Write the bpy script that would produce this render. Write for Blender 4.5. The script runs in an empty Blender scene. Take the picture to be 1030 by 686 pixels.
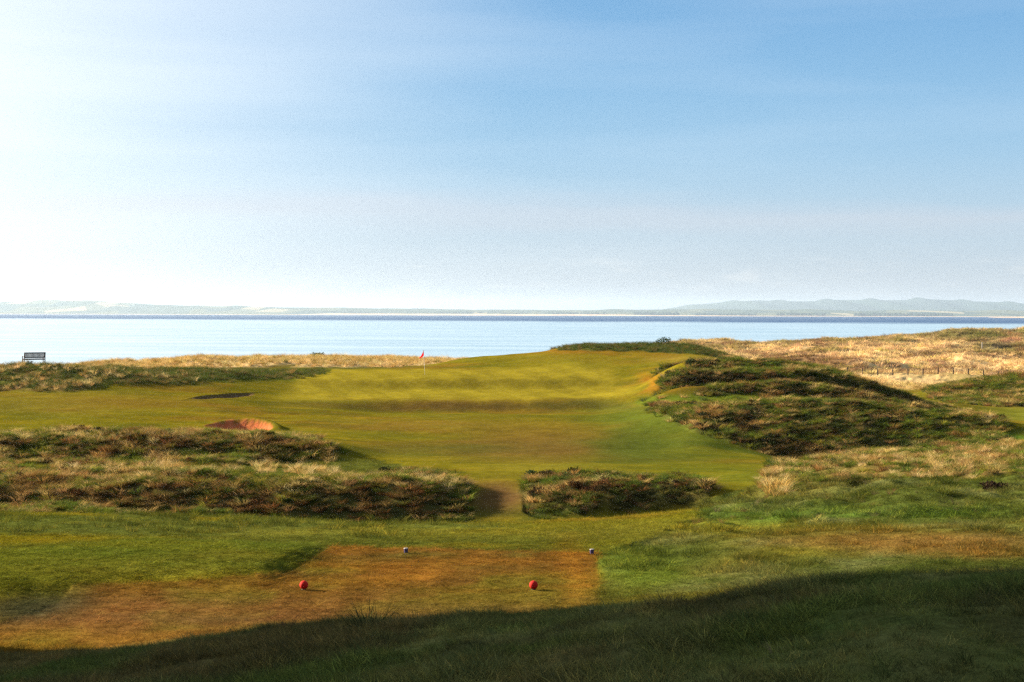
import bpy, bmesh, math, random
import numpy as np
from mathutils import Vector, Matrix
R = math.radians
random.seed(7); RS = np.random.RandomState(11)
sc = bpy.context.scene
F, U0, V0, ROLL = 1568.0, 515.0, 315.8, .0029          # focal length and horizon in units of a 1030 wide frame
CZ = 17.0                                 # eye above the sea
ROLLSIGN = -1
SUN_EL, SUN_BEYOND = 20.0, 21.0           # sun to the left, a little beyond square on

# ------------------------------------------------------------------ helpers
def tag(o, label=None, cat=None, group=None, kind=None):
    if label: o['label'] = label
    if cat: o['category'] = cat
    if group: o['group'] = group
    if kind: o['kind'] = kind
    return o

def link(name, me, mat=None, parent=None, loc=None):
    o = bpy.data.objects.new(name, me); sc.collection.objects.link(o)
    if mat and me is not None and len(me.materials) == 0: me.materials.append(mat)
    if parent: o.parent = parent
    if loc is not None: o.location = loc
    return o

def empty(name, loc=(0, 0, 0), rz=0):
    o = bpy.data.objects.new(name, None); sc.collection.objects.link(o)
    o.location = loc; o.rotation_euler = (0, 0, rz); return o

def mesh_np(name, v, f, smooth=True):
    v = np.asarray(v, np.float32); f = np.asarray(f, np.int32); k = f.shape[1]
    me = bpy.data.meshes.new(name)
    me.vertices.add(len(v)); me.vertices.foreach_set('co', v.ravel())
    me.loops.add(f.size); me.loops.foreach_set('vertex_index', f.ravel())
    me.polygons.add(len(f)); me.polygons.foreach_set('loop_start', np.arange(0, f.size, k, dtype=np.int32))
    me.polygons.foreach_set('use_smooth', np.full(len(f), smooth))
    me.update(calc_edges=True); return me

def bm_mesh(name, bm, smooth=False):
    me = bpy.data.meshes.new(name); bm.to_mesh(me); bm.free()
    for p in me.polygons: p.use_smooth = smooth
    return me

def box(bm, c, s, rot=None, bev=0.0):
    r = bmesh.ops.create_cube(bm, size=1.0)
    vs = r['verts']
    bmesh.ops.scale(bm, vec=s, verts=vs)
    if bev:
        es = list({e for v in vs for e in v.link_edges})
        rr = bmesh.ops.bevel(bm, geom=es, offset=bev, segments=2, affect='EDGES', profile=0.7)
        vs = list({v for f in rr['faces'] for v in f.verts} | {v for v in vs if v.is_valid})
    if rot is not None: bmesh.ops.rotate(bm, cent=(0, 0, 0), matrix=rot, verts=vs)
    bmesh.ops.translate(bm, vec=c, verts=vs)

def lathe(bm, prof, n=24):
    rings = []
    for r, z in prof:
        rings.append([bm.verts.new((r * math.cos(2 * math.pi * i / n), r * math.sin(2 * math.pi * i / n), z)) for i in range(n)])
    for a, b in zip(rings, rings[1:]):
        for i in range(n): bm.faces.new((a[i], a[(i + 1) % n], b[(i + 1) % n], b[i]))
    bm.faces.new(rings[0][::-1]); bm.faces.new(rings[-1])

# value noise on world coordinates
LAT = RS.rand(256, 256)
def vnoise(x, y, s, o=0):
    x = x / s + o * 17.31 + 1000; y = y / s + o * 9.77 + 1000
    xi = np.floor(x).astype(int); yi = np.floor(y).astype(int); fx = x - xi; fy = y - yi
    fx = fx * fx * fx * (fx * (fx * 6 - 15) + 10); fy = fy * fy * fy * (fy * (fy * 6 - 15) + 10)
    g = lambda a, b: LAT[(a + 37 * o) & 255, (b + 11 * o) & 255]
    return ((g(xi, yi) * (1 - fx) + g(xi + 1, yi) * fx) * (1 - fy) + (g(xi, yi + 1) * (1 - fx) + g(xi + 1, yi + 1) * fx) * fy) * 2 - 1
def fbm(x, y, s, n=4, o=0, g=0.5):
    t = 0; a = 1; w = 0
    for i in range(n):
        t = t + a * vnoise(x, y, s / 2.03 ** i, o + i * 3 + 1); w += a; a *= g
    return t / w
def sstep(a, b, x):
    t = np.clip((x - a) / (b - a), 0, 1); return t * t * (3 - 2 * t)
def blur(a, sr, sc_):
    for ax, s in ((0, sr), (1, sc_)):
        if s <= 0: continue
        n = int(3 * s) + 1; k = np.exp(-0.5 * (np.arange(-n, n + 1) / s) ** 2); k /= k.sum()
        p = [(0, 0), (0, 0)]; p[ax] = (n, n); b = np.pad(a, p, mode='edge'); out = 0
        for i, w in enumerate(k):
            sl = [slice(None), slice(None)]; sl[ax] = slice(i, i + a.shape[ax]); out = out + w * b[tuple(sl)]
        a = out
    return a

# ------------------------------------------------------------------ terrain
UC = [-560, -200, 0, 100, 200, 300, 400, 500, 600, 700, 800, 900, 1030, 1250, 1600]
T = {
 0.4: [-520]*15,   # filled below
 6: [827]*15,
 9: [775,775,770,768,765,760,755,750,745,733,720,710,700,690,690],
 12: [742,740,735,730,722,715,705,690,672,658,645,628,612,606,604],
 15: [720,716,710,702,690,678,665,650,634,616,598,580,563,558,556],
 16.5: [708,704,700,692,680,666,650,634,618,601,584,572,564,560,558],
 18.5: [692,690,688,677,664,648,631,616,604,597,588,582,575,570,568],
 20.5: [684,683,683,668,648,634,620,613,610,606,600,594,588,582,580],
 23.5: [672,672,671,654,635,623,623,622,622,615,608,600,592,588,586],
 27: [662,662,661,655,646,642,640,637,634,622,610,600,592,588,586],
 31: [621,621,621,621,621,621,621,621,621,611,603,595,588,584,582],
 34: [594,594,594,594,594,594,594,594,594,590,581,574,567,560,560],
 41: [547,547,547,547,547,547,547,547,547,543,538,533,529,524,524],
 46: [527,527,527,528,529,530,531,531,529,526,522,518,514,511,511],
 52: [517,517,518,519,521,524,526,526,521,513,508,502,496,492,492],
 58: [517,517,517,519,522,526,530,530,524,514,500,493,486,480,480],
 63: [516,516,516,518,521,526,530,529,524,515,493,485,477,471,471],
 67.5: [490,490,488,489,487,487,488,503,492,495,483,475,467,461,461],
 71: [479,479,479,479,478,477,480,487,481,484,478,468,462,456,456],
 76: [469,469,469,470,471,472,474,475,473,475,474,464,458,450,450],
 81: [466,466,466,467,465,466,467,467,466,468,469,461,453,445,445],
 85: [443,443,443,443,442,450,459,460,460,463,465,458,450,440,440],
 92: [436,436,436,436,436,441,446,448,449,454,462,457,446,435,435],
 98: [427,427,427,428,430,434,438,439,440,441,452,448,439,425,425],
 102: [418,418,418,419,424,427,430,431,432,426,416,428,434,420,420],
 104: [414,414,414,415,420,424,427,428,429,421,408,421,431,418,418],
 112: [402,402,402,403,406,413,418,418,418,406,404,412,426,410,410],
 118: [393,393,393,394,398,408,415,415,415,405,402,411,425,405,405],
 122: [382,382,382,385,393,402,402,402,403,401,400,409,424,402,402],
 126: [369,369,369,370,385,396,397,397,399,396,394,405,422,400,400],
 131: [370,370,370,371,376,388,392,392,394,388,369,396,419,400,400],
 135: [374,374,373,371,374,382,383,384,384,380,373,393,417,400,400],
 140: [378,378,377,374,372,376,376,376,375,371,376,398,415,400,400],
 150: [384,384,384,378,373,372,371,366,362,360,383,402,410,398,398],
 158: [388,388,388,380,374,371,370,356,349,350,387,405,402,392,392],
 163: [390,390,390,382,373,371,371,360,345,346.5,389,406,395,388,388],
 172: [394,394,393,374,364,363,366,366,351,350,391,404,388,382,382],
 185: [400,396,376,364,360,359.5,360,365,359,355,389,400,390,382,382],
 205: [430,420,400,380,370,369,368,370,371,363,386,394,390,384,384],
 250: [432,432,430,420,402,392,387,386,384,380,380,386,388,384,384],
 320: [418,418,416,412,407,403,402,402,398,386,372,376,378,376,376],
 400: [398,398,398,396,394,392,392,392,386,365,364,365,364,362,362],
 500: [379,379,379,379,379,379,379,379,372,354,353,351,351,350,350],
 600: [370,370,370,370,370,370,370,370,362,347,346,340,336,335,335],
 700: [364,364,364,364,364,364,364,364,360,352,349,344,338,336,336],
 900: [354,354,354,354,354,354,354,354,354,352,351,347,342,338,338],
 1500: [339,339,339,339,339,339,339,339,339,339,339,339,338,337,337],
}
for _nu in (650, 668, 750, 850, 950):
    _k = next(i for i, u in enumerate(UC) if u > _nu); _t = (_nu - UC[_k - 1]) / (UC[_k] - UC[_k - 1])
    for _y in T: T[_y] = list(T[_y][:_k]) + [T[_y][_k - 1] * (1 - _t) + T[_y][_k] * _t] + list(T[_y][_k:])
    UC.insert(_k, _nu)
def addrow(y):
    lo = max(a for a in T if a < y); hi = min(a for a in T if a > y); t = (y - lo) / (hi - lo)
    T[y] = [a * (1 - t) + b * t for a, b in zip(T[lo], T[hi])]
for _y in (63.8, 66.2, 82.2, 84.2, 95, 98.8, 115, 120, 119.4, 132.6): addrow(_y)
OV = {650: {112: 413, 115: 409, 118: 404, 120: 400, 122: 397, 126: 393, 131: 388},
 668: {112: 405, 115: 400, 118: 386, 120: 380, 122: 377, 126: 373, 131: 371, 135: 370, 140: 367, 150: 360},
 700: {92: 450, 95: 441, 98: 435, 98.8: 433, 102: 424, 104: 420, 112: 404, 115: 400, 118: 383, 120: 377, 122: 374, 126: 371, 131: 370, 135: 369, 140: 366, 150: 357},
 750: {92: 457, 95: 453, 98: 440, 98.8: 434, 102: 421, 104: 413, 112: 402, 115: 399, 118: 383, 120: 377, 122: 374, 126: 372, 131: 371, 135: 371, 140: 370, 150: 366, 158: 364, 163: 364, 172: 366, 185: 368},
 800: {92: 464, 95: 462, 98: 440, 98.8: 434, 102: 420, 104: 411, 112: 403, 115: 401, 118: 382, 120: 375, 122: 371, 126: 370, 131: 372, 135: 376, 140: 381, 150: 387},
 850: {92: 463, 95: 461, 98: 439, 98.8: 433, 102: 421, 104: 413, 112: 406, 115: 404, 118: 390, 120: 382, 122: 379, 126: 378, 131: 381, 135: 386, 140: 391, 150: 396},
 900: {92: 458, 95: 456, 98: 442, 98.8: 436, 102: 427, 104: 420, 112: 414, 115: 412, 118: 403, 120: 398, 122: 397, 126: 398, 131: 402, 135: 405},
 950: {92: 452, 95: 450, 98: 442, 98.8: 440, 102: 434, 104: 430, 112: 426, 115: 424, 118: 417, 120: 413, 122: 413, 126: 416, 131: 418, 135: 418}}
for _u, _d in OV.items():
    for _y, _v in _d.items(): T[_y][UC.index(_u)] = _v
for _i, _u in enumerate(UC):
    if _u <= 440 or 560 <= _u <= 715:
        T[63.8][_i] = 527 if _u > 150 else 517.5; T[66.2][_i] = {True: 488, False: 490}[_u < 460]
        if _u < 0: T[66.2][_i] = 488
        T[67.5][_i] = 482 if _u < 460 else 484
    if 380 <= _u <= 620: T[119.4][_i] = 415; T[120][_i] = 413; T[122][_i] = 401.5; T[131][_i] = 392.5; T[132.6][_i] = 391; T[135][_i] = 382
    if 120 < _u < 320: T[85][_i] += 2.5; T[92][_i] += 1.5
    if _u <= 300: T[82.2][_i] = 464; T[84.2][_i] = 444; T[85][_i] = 438.5 + 2 * (120 < _u < 320)
ys = sorted(T); TZ = np.array([[-(v - V0 - ROLL * (np.clip(u, -100, 1150) - U0)) * y / F for u, v in zip(UC, T[y])] for y in ys])
TZ[0] = -1.7
for k_, y_ in enumerate(ys):
    if 10 < y_ < 26: TZ[k_] -= .10
near = {3: -1.78}
ys2, rows = [ys[0]], [TZ[0]]
for y, z in near.items(): ys2.append(y); rows.append(np.full(len(UC), z))
for y, r in zip(ys[1:], TZ[1:]): ys2.append(y); rows.append(r)
YS = np.array(ys2); TZ = np.array(rows); LY = np.log(YS); UCa = np.array(UC, float)

th = np.concatenate([np.arange(-180, -22.5, 1.5), np.arange(-22.5, 22.5, 0.06), np.arange(22.5, 180.1, 1.5)])
rr = np.concatenate([np.geomspace(0.4, 13, 50, endpoint=False), np.geomspace(13, 60, 270, endpoint=False),
                     np.geomspace(60, 200, 440, endpoint=False), np.geomspace(200, 1500, 220)])
TH, RR = np.meshgrid(np.radians(th), rr)
GX = RR * np.sin(TH); GY = RR * np.cos(TH)
tc = np.clip(TH, -R(34.5), R(34.5)); Ye = RR * np.cos(tc); Ue = U0 + F * np.tan(tc)
def table(u, y):
    ly = np.clip(np.log(np.maximum(y, 0.4)), LY[0], LY[-1] - 1e-6)
    i = np.clip(np.searchsorted(LY, ly, side='right') - 1, 0, len(LY) - 2); t = (ly - LY[i]) / (LY[i + 1] - LY[i])
    u = np.clip(u, UCa[0], UCa[-1] - 1e-3); j = np.clip(np.searchsorted(UCa, u, side='right') - 1, 0, len(UCa) - 2)
    s = (u - UCa[j]) / (UCa[j + 1] - UCa[j]); s = s * s * (3 - 2 * s)
    return (TZ[i, j] * (1 - s) + TZ[i, j + 1] * s) * (1 - t) + (TZ[i + 1, j] * (1 - s) + TZ[i + 1, j + 1] * s) * t
Z = table(Ue, Ye)
inview = np.abs(TH) < R(24)
Z = blur(Z, 2.0, 0)
Z = np.where(inview, blur(Z, 0, 9.0), Z)

# photo coordinates of every ground point (used once, to lay the regions out on the land)
PU = U0 + F * GX / np.maximum(GY, 0.1); PU = np.where(GY > 0.3, PU, -9999)
PV = V0 + ROLL * (np.clip(PU, -100, 1150) - U0) - F * Z / np.maximum(GY, 0.1)
def W(u, y): return (u - U0) * y / F, y
def gauss(u, y, rx, ry, h, rot=0):
    x0, y0 = W(u, y); dx = GX - x0; dy = GY - y0; c, s = math.cos(rot), math.sin(rot)
    a = (dx * c + dy * s) / rx; b = (-dx * s + dy * c) / ry
    return h * np.exp(-0.5 * (a * a + b * b))
def inpoly(px, py, poly):
    m = np.zeros(px.shape, bool); n = len(poly)
    for i in range(n):
        x1, y1 = poly[i]; x2, y2 = poly[(i + 1) % n]
        if y1 == y2: continue
        c = ((y1 > py) != (y2 > py)) & (px < (x2 - x1) * (py - y1) / (y2 - y1) + x1)
        m ^= c
    return m
wob_u = 5 * vnoise(GX, GY, 1.7, 3) + 7 * vnoise(GX, GY, 5, 4); wob_v = 1.6 * vnoise(GX, GY, 1.5, 5) + 1.6 * vnoise(GX, GY, 5, 6)
def region(poly, y0, y1, soft=1.0, wob=1.0):
    m = inpoly(PU + wob * wob_u, PV + wob * wob_v, poly) & (GY > y0) & (GY < y1)
    m = m.astype(float)
    return blur(m, soft, soft) if soft else m

TEE = [(601,556),(334,549),(322,559),(303,571),(283,579),(262,583),(225,586),(190,588),(150,590),(110,592),(72,592),(58,606),(30,619),(0,628),(-30,640),(-30,680),(100,670),(230,652),(330,642),(450,632),(601,615)]
H1 = [(-60,470),(120,476),(330,480),(440,477),(472,488),(480,527),(380,526),(180,522),(-60,516)]         # near left bank
H2 = [(-60,434),(60,430),(200,429),(300,436),(345,455),(330,463),(180,470),(-60,470)]                    # second left bank
H3 = [(546,475),(600,473),(690,476),(722,490),(716,504),(640,514),(552,522),(533,514),(524,498),(530,484)]                   # central bank
H4 = [(655,404),(690,396),(740,380),(790,370),(850,374),(930,398),(1000,428),(1015,438),(985,452),(900,452),(830,461),(780,458),(700,436),(660,420)]
H5 = [(655,400),(662,382),(700,368),(760,368),(790,368),(800,400),(740,398)]                              # scrub right of the green
H6 = [(935,400),(980,386),(1100,384),(1100,412),(1030,406),(970,410)]
MT = [(770,486),(780,466),(860,458),(1000,448),(1100,440),(1100,470),(1000,480),(880,488),(800,494)]      # tan tussocks
m_tee = region(TEE, 26.5, 44, .6, .25)
m_h1 = region(H1, 59, 76); m_h2 = region(H2, 79, 91); m_h3 = region(H3, 60, 73)
m_h4 = np.maximum(region(H4, 88, 133), region(H4, 80, 97) * (PU > 770))
G1 = region([(636,396),(700,396),(800,396),(830,402),(770,405),(700,408),(640,406)], 100, 120, 1, .4); G2 = region([(722,360),(770,365),(832,371),(800,381),(750,375)], 119, 160, 1, .4); m_h4 = m_h4 * (1 - G1); m_h5 = region(H5, 119, 160) * (1 - G2); m_h4 = m_h4 * (1 - G2); m_h6 = region(H6, 150, 200)
heath = np.clip(m_h1 + m_h2 + m_h3 + m_h4 + m_h5 + m_h6, 0, 1)
m_mt = region(MT, 62, 96)
m_bench = region([(-200,360),(60,362),(150,366),(320,366),(325,374),(200,384),(110,388),(70,395),(-200,398)], 118, 140)   # bench dune
m_tan = region([(-400,330),(330,355),(440,358),(485,356),(470,366),(300,369),(-400,380)], 165, 235) 
right_dune = sstep(205, 235, GY) * (PU > 560) * (Z > -16.2)
m_tan = np.clip(m_tan + blur(right_dune.astype(float), 1, 1), 0, 1)
m_farg = region([(560,347),(640,343),(700,347),(790,360),(870,372),(860,380),(760,366),(690,354),(560,352)], 150, 200)
crest = np.interp(PU, [-900,0,100,200,300,400,500,600,800,1030,2200], [28.5,28.0,27.2,26,24.5,23,22.2,21.4,20,19,18]) + .5 * vnoise(GX, GY, 1.1, 33)
m_fg = ((GY < crest) | (RR < 10)).astype(float); m_fg = blur(m_fg, 1, 1)
m_rr = region([(601,640),(603,557),(640,548),(700,520),(700,505),(770,488),(1200,478),(1300,640),(760,640)], 33, 66)      # right-hand rough
m_lr = region([(-300,514),(0,517),(470,526),(520,528),(330,546),(150,548),(-300,556)], 43, 64)                           # left rough strip
m_lr2 = region([(-60,474),(100,468),(345,462),(470,474),(440,480),(200,478)], 70, 84)

# real bumps on the land
bump = np.clip(heath * 1.0 + m_mt * .9 + m_bench * .9 + m_rr * np.where(GY > 44, .9, .35) * sstep(34, 37, GY) + m_fg * .35 + m_lr * .3 + m_tan * .8 + m_farg * .5 + m_lr2 * .3, 0, 1)
Z = Z + bump * (0.36 * fbm(GX, GY, 3.2, 3, 1) + 0.20 * fbm(GX, GY, 1.1, 2, 7)) * np.where(RR < 32, .35, 1)
Z = Z + np.clip(m_tan, 0, 1) * sstep(200, 330, GY) * (2.6 * fbm(GX, GY, 34, 3, 21) + 1.9 * fbm(GX, GY, 12, 2, 22))
Z = Z + (1 - bump) * (1 - m_tee) * (0.10 * fbm(GX, GY, 9, 3, 13) + .035 * fbm(GX, GY, 1.6, 2, 15)) * np.clip(RR / 10, 0, 1)
# green hump left of the tee with a mown lip
hump = region([(-300,600),(0,598),(80,590),(268,582),(330,552),(150,548),(0,560),(-300,560)], 33, 44, 3.5, .3)
Z = Z + .32 * hump
# tall-grass hollow, spur right of the tee
Z = Z + gauss(905, 11.5, 1.2, .5, .10, .3) + gauss(700, 13, 1.4, .5, .10, .2) + .10 * fbm(GX, GY, 1.6, 3, 210) * (GY < 26) * np.clip(RR / 4, 0, 1)
# heath ridges inside the right mound
Z = Z + gauss(730, 126, 4.5, 1.3, .8) + gauss(690, 134, 3, 1.4, .7) + gauss(850, 104, 6, 1.8, .6) + gauss(960, 101, 4, 1.6, .9) + gauss(730, 104, 4, 2, .3) 
Z = Z + gauss(1000, 172, 12, 5, 1.2)
# far dune head on the right
Z = Z + gauss(1000, 690, 60, 26, 1.2) + gauss(930, 660, 26, 16, .8) + gauss(832, 131, 2.2, 1.2, .5) + gauss(36, 130.5, 2.6, 1.3, .10)
# bunkers
def bowl(u, y, rx, ry, d, lip, rot=0, lipside=(0, 1)):
    global Z
    x0, y0 = W(u, y); dx = GX - x0; dy = GY - y0; c, s = math.cos(rot), math.sin(rot)
    a = (dx * c + dy * s) / rx; b = (-dx * s + dy * c) / ry; q = np.sqrt(a * a + b * b) + .03 * vnoise(GX, GY, 1.6, 31)
    Z = Z - d * (1 - sstep(.50, 1.0, q)) 
    side = np.clip((a * lipside[0] + b * lipside[1]) / np.maximum(q, .05), 0, 1)
    Z = Z + lip * np.exp(-((q - 1.12) / .22) ** 2) * side * (q > .98) + lip * np.exp(-((.98 - 1.12) / .22) ** 2) * side * sstep(.8, .98, q) * (q <= .98)
    return blur((q < .97).astype(float), .6, .6), (q < .97)
sand1, sand1b = bowl(241, 99.0, 2.5, 1.8, 1.0, .42, -.62, (0, 1))
sand2, sand2b = bowl(226, 119.5, 4.2, .62, .16, .12, 1.17, (0, 1))

# unseen dune added left of frame, its profile shaped to shade the near slope
sh = np.array([math.cos(R(SUN_BEYOND)), -math.sin(R(SUN_BEYOND))]); pe = np.array([-sh[1], sh[0]])
q = GX * sh[0] + GY * sh[1]; p = GX * pe[0] + GY * pe[1]; te = math.tan(R(SUN_EL)); Q0 = -30.0
hp = np.interp(p, [-40, -20, 5, 16.2, 18.5, 20.5, 22.5, 24.2, 26, 30], [0, 20, 18, -2.2 + 31 * te + 6, -3.4 + 26 * te + 6, -4.2 + 22 * te + 6, 5.0, .5, 0, 0])
hp = hp + (.9 * vnoise(p, q * .2, 2.1, 40) + .5 * vnoise(p, q * .2, .5, 41)) * np.clip(hp / 4, 0, 1)
prof = np.where(q > Q0, np.exp(-np.abs((q - Q0) / 9.0) ** 2.4), np.exp(-np.abs((q - Q0) / 26.0) ** 2))
hz = hp * prof * sstep(0, 1, (-(GX) - .40 * GY - 1.5) / 5.0) * sstep(-4, -9, GX)
Z = Z + hz
bump = np.maximum(bump, np.clip(hz / 2, 0, .8))
PV = V0 + ROLL * (np.clip(PU, -100, 1150) - U0) - F * Z / np.maximum(GY, 0.1)
Zabs = Z + CZ

def zat(x, y):
    t = math.degrees(math.atan2(x, y)); r = math.hypot(x, y)
    j = int(np.clip(np.searchsorted(th, t) - 1, 0, len(th) - 2)); i = int(np.clip(np.searchsorted(rr, r) - 1, 0, len(rr) - 2))
    a = (t - th[j]) / (th[j + 1] - th[j]); b = (r - rr[i]) / (rr[i + 1] - rr[i])
    return float((Zabs[i, j] * (1 - a) + Zabs[i, j + 1] * a) * (1 - b) + (Zabs[i + 1, j] * (1 - a) + Zabs[i + 1, j + 1] * a) * b)
def at(u, y, dz=0.0):
    x, y = W(u, y); return Vector((x, y, zat(x, y) + dz))

# ---- own colour of the ground, with one painted bush shadow
def C(*c): return np.array(c, float)
FW = C(.092, .080, .0055); GRN = C(.160, .128, .011); BR = C(.120, .058, .009); ORG = C(.170, .068, .008)
DG = C(.100, .104, .034); RG = C(.043, .053, .010); HB = C(.040, .034, .013); TAN = C(.27, .17, .07); SOIL = C(.10, .055, .025)
col = np.broadcast_to(FW, Z.shape + (3,)).copy()
def paint(m, c, a=1.0):
    global col
    k = np.clip(m * a, 0, 1)[..., None]; col = col * (1 - k) + c * k
def ell(u, v, ru, rv, c, a=1.0, y0=0, y1=2000, tilt=0.0):
    du = PU + wob_u * 1.6 - u; dv = PV + wob_v * 1.2 - v - tilt * du
    m = np.exp(-0.5 * ((du / ru) ** 2 + (dv / rv) ** 2) ** 1.3) * (GY > y0) * (GY < y1); paint(m, c, a)
n1 = fbm(GX, GY, 7, 4, 50); n2 = fbm(GX, GY, 2.2, 3, 60); n3 = fbm(GX, GY, 22, 3, 70)
ns = fbm(GX * .35, GY, 3.0, 4, 52); nss = fbm(GX * .3, GY, 1.1, 3, 55)
paint(sstep(-.0, .45, n1 + .5 * ns), BR, .55)
paint(sstep(-.0, .45, n3 - .5 * ns), RG, .75); paint(sstep(.05, .45, nss) , C(.140, .105, .007), .5); paint(sstep(.05, .45, -nss), C(.052, .056, .007), .5)
paint(m_fg, DG); paint(m_fg * sstep(.0, .4, n2), C(.095, .055, .025), .45); paint(m_fg * sstep(.0, .4, -n2 + .3 * n1), C(.055, .085, .018), .7); paint(m_fg * sstep(.0, .5, vnoise(GX, GY, .7, 58)), C(.045, .042, .018), .5)
paint(m_rr, RG); paint(m_rr * sstep(0, .45, n2), DG, .6); paint(m_rr * sstep(.1, .5, n1), C(.09, .075, .012), .5)
paint(m_lr, RG, .9); paint(m_lr * sstep(0, .4, n2), C(.10, .095, .012), .5); paint(m_lr2, RG, .8)
ell(60, 405, 90, 9, C(.11, .085, .012), .6, 90, 125); ell(150, 405, 60, 5, BR, .4, 90, 125); ell(120, 378, 60, 5, RG, .6, 118, 145)
ell(230, 376, 80, 7, C(.035, .058, .010), .9, 122, 150, -.03)
# green complex
m_green = region([(285,397),(330,392),(420,391),(520,393),(612,392),(622,372),(575,366),(470,371),(330,371),(300,378)], 118, 160, 3, .6)
m_green = np.maximum(m_green, region([(270,402),(600,402),(632,398),(640,392),(610,388),(300,390)], 118, 160, 3, .6))
paint(m_green, GRN)
ell(450, 408, 110, 4.5, C(.070, .042, .012), .8, 110, 125); ell(420, 386, 130, 4, C(.100, .078, .008), .65, 120, 150); ell(560, 384, 60, 4, C(.085, .070, .008), .5, 120, 150); ell(580, 362, 60, 6, C(.115, .098, .008), .7, 135, 165)
ell(600, 408, 60, 4, C(.055, .058, .012), .6, 110, 125)
ell(600, 351, 70, 4, ORG, .55, 135, 165); ell(652, 386, 8, 9, ORG, .6, 118, 150); ell(690, 362, 26, 4, C(.17, .12, .02), .7, 130, 165)
ell(560, 440, 75, 12, C(.115, .062, .012), .6, 80, 112); ell(560, 452, 90, 10, C(.075, .042, .014), .6, 80, 112); ell(430, 428, 90, 6, C(.11, .075, .012), .6, 85, 112)
ell(640, 450, 30, 16, RG, .8, 80, 112); ell(680, 420, 60, 10, C(.055, .075, .010), .8, 95, 120); ell(420, 452, 90, 6, RG, .6, 80, 100)
ell(505, 500, 26, 14, C(.085, .045, .018), .9, 60, 76); ell(545, 470, 60, 3, C(.12, .10, .012), .6, 70, 85)
# apron round the tee
ell(520, 535, 200, 5, C(.095, .085, .010), .7, 40, 55); ell(90, 573, 130, 9, C(.125, .095, .012), .7, 33, 48); ell(230, 560, 50, 4, BR, .5, 33, 48)
ell(690, 440, 75, 24, C(.050, .068, .008), .75, 76, 112); ell(760, 478, 60, 8, C(.060, .075, .008), .6, 60, 90); ell(640, 575, 40, 18, C(.060, .085, .010), .8, 33, 45)
ell(930, 545, 120, 9, C(.105, .055, .014), .8, 36, 55); ell(990, 558, 50, 5, C(.14, .065, .016), .5, 34, 50)
ell(720, 530, 90, 4, C(.12, .11, .012), .6, 42, 60); ell(800, 555, 25, 4, C(.12, .11, .012), .5, 36, 50)
ell(860, 520, 120, 8, C(.045, .080, .010), .7, 45, 62)
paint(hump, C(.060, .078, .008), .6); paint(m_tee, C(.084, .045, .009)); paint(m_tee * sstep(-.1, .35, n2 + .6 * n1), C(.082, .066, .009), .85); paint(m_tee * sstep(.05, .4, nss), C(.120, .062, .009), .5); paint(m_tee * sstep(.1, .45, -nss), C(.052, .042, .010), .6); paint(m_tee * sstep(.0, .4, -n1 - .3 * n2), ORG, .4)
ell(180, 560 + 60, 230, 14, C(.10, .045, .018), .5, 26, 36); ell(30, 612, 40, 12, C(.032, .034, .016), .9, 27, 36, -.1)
ell(575, 580, 14, 30, ORG, .35, 31, 44)
stripe = .5 + .5 * np.sin(GX * 2 * math.pi / 1.06 + .5 * vnoise(GX, GY, 3, 61)); stripe = sstep(.3, .7, stripe)
stripe2 = sstep(.3, .7, .5 + .5 * np.sin((GX * .96 + GY * .28) * 2 * math.pi / 3.2))
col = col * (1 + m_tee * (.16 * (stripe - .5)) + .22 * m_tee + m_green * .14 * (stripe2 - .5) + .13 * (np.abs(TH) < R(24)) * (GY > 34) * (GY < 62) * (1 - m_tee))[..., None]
paint(heath, C(.050, .048, .013)); paint(heath * sstep(.05, .4, n2), C(.09, .06, .02), .5)
paint(m_h4 * sstep(-.1, .3, n1) * (PV < 432), C(.05, .07, .012), .7)
paint(m_mt, C(.10, .075, .025), .8); paint(m_bench, C(.055, .058, .014), .9); paint(m_bench * sstep(0, .4, n2), C(.16, .10, .035), .7)
paint(m_farg, C(.035, .05, .012), .9); paint(np.clip(G1 + G2, 0, 1), C(.060, .080, .008), .9); paint(G2 * sstep(0, .4, n2), C(.03, .04, .01), .6)
ell(350, 371, 90, 2.5, C(.045, .045, .02), .3, 150, 180)
paint(m_tan, C(.44, .31, .145)); n4 = fbm(GX, GY, 30, 4, 80)
paint(m_tan * sstep(.0, .35, n4) * (GY > 230), C(.15, .12, .03), .8); paint(m_tan * sstep(.05, .35, fbm(GX, GY, 16, 4, 83)) * (GY > 230), C(.15, .08, .04), .8)
ell(1010, 418, 60, 8, C(.10, .105, .012), .95, 120, 165); ell(1022, 440, 20, 5, C(.045, .09, .010), .9, 95, 120)
ell(985, 338, 60, 5, C(.07, .085, .015), .8, 520, 900); ell(1014, 343, 9, 4, C(.30, .13, .08), .9, 500, 900); ell(1000, 350, 24, 2.2, C(.035, .035, .03), .9, 440, 800)  # last ellipse: dark bush shadow painted in by the white post
shore = sstep(-16.2, -16.7, Z) * (GY > 150); paint(shore, C(.25, .20, .13))
paint(sstep(.5, 3, hz), DG * 1.1)
col *= (1 + .10 * fbm(GX, GY, 3.5, 3, 90) + .07 * vnoise(GX, GY, .35, 91))[..., None]
SANDC = C(.36, .105, .045)

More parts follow.
